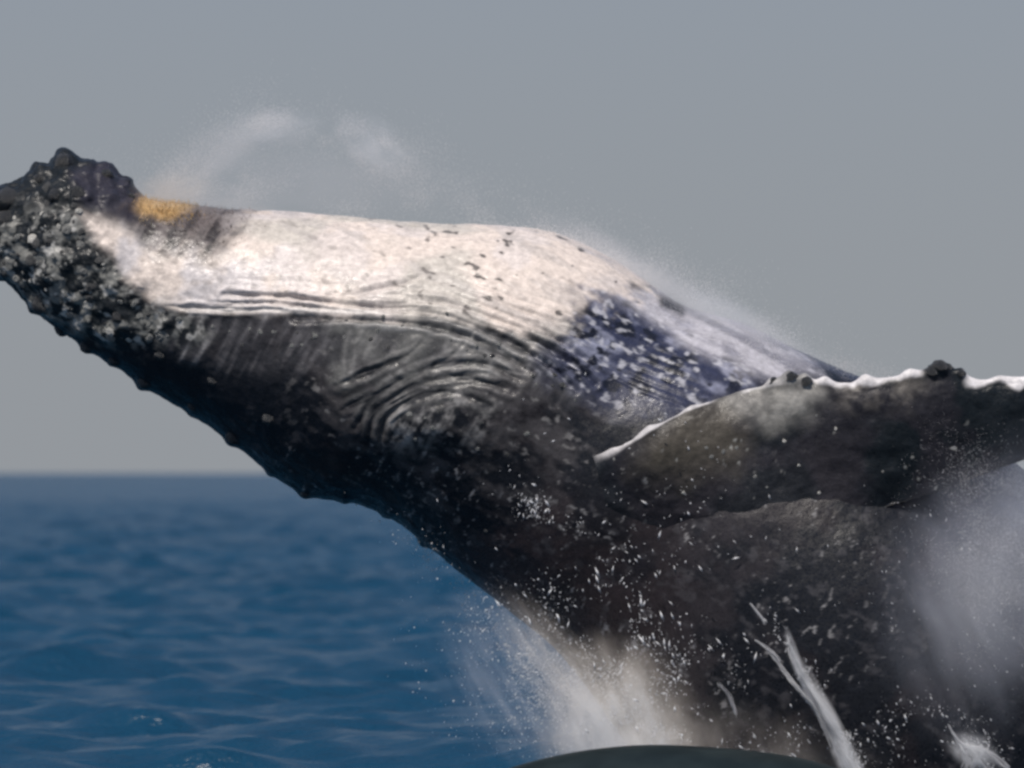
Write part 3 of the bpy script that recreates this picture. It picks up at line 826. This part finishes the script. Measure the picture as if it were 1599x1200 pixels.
def mist(name, specs, mat, label, seed):
    """Clouds of the finest droplets: wisps of noise inside soft ellipses."""
    r = np.random.default_rng(seed)
    tet = np.array([(1, 1, 1), (1, -1, -1), (-1, 1, -1), (-1, -1, 1)], float) * .8
    tri = np.array([(0, 1, 2), (0, 3, 1), (0, 2, 3), (1, 3, 2)])
    out = []
    for (cx, cy, sx, sy, rot, d0, d1, n, ns, s0, s1) in specs:
        m = n * 5
        u, w = r.normal(size=m), r.normal(size=m)
        ca, sa = math.cos(math.radians(rot)), math.sin(math.radians(rot))
        x, y = cx + sx * u * ca - sy * w * sa, cy + sx * u * sa + sy * w * ca
        dy = r.uniform(d0, d1, m)
        f = fbm(np.stack([x, dy * 120, y * 1.3], -1), ns, 4, 600 + int(cx) % 97)
        k = sm(.40, .72, f) > r.random(m)
        x, y, dy = x[k][:n], y[k][:n], dy[k][:n]
        p = np.concatenate([P(x[i:i + 1], y[i:i + 1], dy[i]) for i in range(len(x))])
        sz = s0 * (s1 / s0) ** (r.random(len(x)) ** 2)
        out.append(p[:, None, :] + tet[None] * sz[:, None, None] * (.7 + .6 * r.random((len(x), 4, 1))))
    v = np.concatenate(out)
    me = mesh_from(name, v.reshape(-1, 3), (tri[None] + 4 * np.arange(len(v))[:, None, None]).reshape(-1, 3))
    me.materials.append(mat)
    return link(name, me, kind='stuff', label=label)


mist('mist', [
    # cx, cy, sx, sy, rot, d0, d1, n, noise px, s0, s1
    (335, 245, 70, 26, -38, -.2, .2, 5500, 60, .0009, .002),
    (420, 196, 42, 14, -6, -.2, .2, 5000, 40, .0009, .002),
    (580, 230, 36, 22, 35, -.2, .2, 4600, 40, .0009, .002),
    (500, 210, 70, 16, 10, -.2, .2, 2600, 50, .0009, .002),
    (480, 290, 150, 30, 4, -.3, .3, 6500, 90, .0009, .002),
    (650, 270, 45, 36, 50, -.2, .2, 2600, 50, .0009, .002),
    (720, 320, 60, 22, 15, -.2, .2, 2600, 50, .0009, .002),
    (320, 300, 70, 18, -12, -.2, .2, 5000, 50, .0009, .002),
], M_mist, 'thin wispy arc of mist over the white throat', 71)
mist('mist', [
    (860, 372, 45, 10, 10, -.3, .3, 4200, 50, .0009, .0024),
    (960, 412, 70, 17, 30, -.3, .3, 9000, 60, .0009, .0024),
    (1060, 450, 80, 26, 28, -.4, .3, 8000, 70, .0009, .0024),
    (1160, 520, 90, 22, 27, -.7, .2, 10000, 60, .0009, .0024),
    (1110, 500, 160, 40, 28, -.5, .3, 7000, 90, .0009, .002),
    (1320, 580, 80, 11, 10, -1.0, .2, 4200, 60, .0009, .0024),
    (1570, 880, 55, 95, -25, -1.9, -1.4, 13000, 80, .0009, .0022),
    (1600, 790, 55, 30, -20, -1.2, -.7, 8000, 60, .0009, .0022),
], M_mist, 'veil of fine spray blowing off the back and under the fin', 72)


def droplets(name, specs, mat, label, seed):
    r = np.random.default_rng(seed)
    base = np.array([(1, 0, 0), (-1, 0, 0), (0, 1, 0), (0, -1, 0), (0, 0, 1), (0, 0, -1)], float)
    tri = np.array([(0, 2, 4), (2, 1, 4), (1, 3, 4), (3, 0, 4), (2, 0, 5), (1, 2, 5), (3, 1, 5), (0, 3, 5)])
    vs, fs_ = [], []
    b = 0
    for (cx, cy, sx, sy, rot, d0, d1, n, s0, s1, st, ang) in specs:
        u, w = r.normal(size=n), r.normal(size=n)
        ca, sa = math.cos(math.radians(rot)), math.sin(math.radians(rot))
        x = cx + sx * u * ca - sy * w * sa
        y = cy + sx * u * sa + sy * w * ca
        dy = r.uniform(d0, d1, n)
        p = np.stack([P(x[i], y[i], dy[i]) for i in range(n)])
        kf = sm(.40, .64, fbm(np.stack([x, y, dy * 60], -1), 48, 3, 700)) > r.random(n)
        p = p[kf]
        n = len(p)
        sz = s0 * (s1 / s0) ** (r.random(n) ** 2.2)
        el_ = 1 + (st - 1) * r.random(n)
        an = np.radians(ang + r.normal(size=n) * 28)
        dirv = np.stack([np.cos(an), r.normal(size=n) * .2, np.sin(an)], -1)
        per = np.stack([-np.sin(an), 0 * an, np.cos(an)], -1)
        q_ = base[None] * sz[:, None, None]
        vv = p[:, None, :] + dirv[:, None, :] * (q_[..., 0:1] * el_[:, None, None]) + per[:, None, :] * q_[..., 2:3] + np.array([0, 1., 0]) * q_[..., 1:2]
        vs.append(vv.reshape(-1, 3))
        fs_.append((tri[None] + 6 * np.arange(n)[:, None, None]).reshape(-1, 3) + b)
        b += 6 * n
    me = mesh_from(name, np.concatenate(vs), np.concatenate(fs_))
    me.materials.append(mat)
    return link(name, me, kind='stuff', label=label)


droplets('spray_droplets', [
    # cx, cy, sx, sy, rot, d0, d1, n, s0, s1, stretch, angle
    (960, 1120, 100, 60, 30, -1.9, -.8, 14000, .001, .0045, 3, 70),
    (865, 1050, 90, 30, 42, -1.2, -.1, 6000, .001, .0045, 3, 60),
    (760, 950, 100, 14, 42, -.7, .1, 2600, .001, .005, 3, 45),
    (780, 1030, 60, 80, 20, -.8, .2, 900, .001, .0045, 3, 60),
    (1010, 880, 130, 110, 40, -1.9, -1.3, 420, .0015, .008, 6, 118),
    (900, 830, 90, 60, 40, -1.6, -1.2, 160, .0015, .007, 6, 60),
    (1000, 1030, 130, 55, 35, -2.0, -1.3, 800, .0015, .008, 7, 108),
    (1150, 1130, 160, 50, 10, -2.1, -1.5, 1500, .001, .007, 4.5, 110),
    (1490, 1165, 60, 30, 30, -2.0, -1.5, 1500, .001, .006, 4, 120),
    (1290, 1110, 9, 62, -29, -2.15, -1.9, 2600, .001, .005, 6, 118),
    (1090, 720, 90, 40, -15, -1.6, -1.3, 90, .002, .007, 3.0, 150),
    (828, 802, 15, 15, 0, -1.5, -1.35, 260, .0012, .006, 6, 75),
    (1500, 940, 80, 70, 40, -1.8, -1.3, 1500, .001, .004, 4, 120),
], M_drop, 'fine white droplets of spray thrown up round the whale', 31)


def water_streak(name, lines, label, seed, parent=None):
    """Ragged ropes of white water: noisy tapered tubes, joined in one flow."""
    r = np.random.default_rng(seed)
    vs, fs_ = [], []
    b = 0
    strands = []
    ns_ = 22 if max(l_[2] for l_ in lines) > 2.5 else 8
    for pts, w0, w1, dy in lines:
        for q_ in range(ns_):
            t0 = r.uniform(0, .6) if q_ else 0.0
            t1 = r.uniform(t0 + .2, 1.0) if q_ else 1.0
            c = smooth_line(pts, 12)
            c = c[int(t0 * (len(c) - 1)):int(t1 * (len(c) - 1)) + 1]
            if len(c) < 5: continue
            sp_ = (.4 + w1 * np.linspace(.25, 1.0, len(c)))[:, None] * r.normal(size=2) * (.55 if q_ else 0)
            strands.append((c + sp_, w0 * r.uniform(.1, .34), w1 * r.uniform(.08, .3), dy + r.uniform(-.06, .06)))
    for c, w0, w1, dy in strands:
        n = len(c)
        off = np.cumsum(r.normal(size=(n, 2)), axis=0) * .28
        off -= np.linspace(0, 1, n)[:, None] * off[-1]
        c = c + off
        wd = np.interp(np.linspace(0, 1, n), [0, .12, .9, 1], [w0 * .2, w0, w1, w1 * .4]) * (.75 + .5 * r.random(n))
        pw = np.stack([P(c[i, 0], c[i, 1], dy) for i in range(n)])
        tg = np.gradient(pw, axis=0); tg /= np.linalg.norm(tg, axis=1, keepdims=True)
        nr = np.cross(tg, [0, 1., 0]); nr /= np.linalg.norm(nr, axis=1, keepdims=True)
        m = 8
        a = np.linspace(0, 2 * math.pi, m, endpoint=False)
        ring = nr[:, None, :] * np.cos(a)[None, :, None] + np.array([0, .5, 0]) * np.sin(a)[None, :, None]
        rad = (wd * .00425)[:, None] * (.85 + .3 * r.random((n, m)))
        vs.append((pw[:, None, :] + ring * rad[..., None]).reshape(-1, 3))
        fs_.append(grid_quads(n, m, True) + b)
        b += n * m
    v = np.concatenate(vs)
    org = np.array([v[:, 0].mean(), v[:, 1].mean(), v[:, 2].min()])
    me = mesh_from(name, v - org, np.concatenate(fs_))
    me.materials.append(M_foam)
    o = link(name, me, label=label, category='splash')
    o.location = org
    return o


water_streak('water_streak', [
    ([(1178, 1000), (1205, 1022), (1232, 1058), (1262, 1090), (1290, 1130), (1330, 1215)], 3, 8, -2.05),
    ([(1228, 990), (1236, 1020), (1256, 1062), (1284, 1112), (1318, 1175), (1345, 1225)], 4, 9, -2.05),
    ([(1172, 942), (1186, 960), (1196, 975)], 3, 2, -1.9),
    ],
    'forked white streak of water running down the dark flank', 61)
water_streak('water_splash', [
    ([(1480, 1130), (1500, 1160), (1540, 1172), (1580, 1205)], 4, 6, -2.0),
    ([(1498, 1160), (1510, 1190), (1505, 1215)], 5, 5, -2.0), ([(1512, 1165), (1530, 1190), (1552, 1215)], 4, 5, -2.0), ([(1545, 1165), (1520, 1195), (1518, 1215)], 3, 5, -2.0)],
    'ragged white splash of water low on the dark flank near the lower right corner', 62)
water_streak('water_streak', [([(1122, 1066), (1140, 1090), (1150, 1120)], 2, 2.6, -2.0)], 'short curved white streak of water above the dark rounded back', 63)
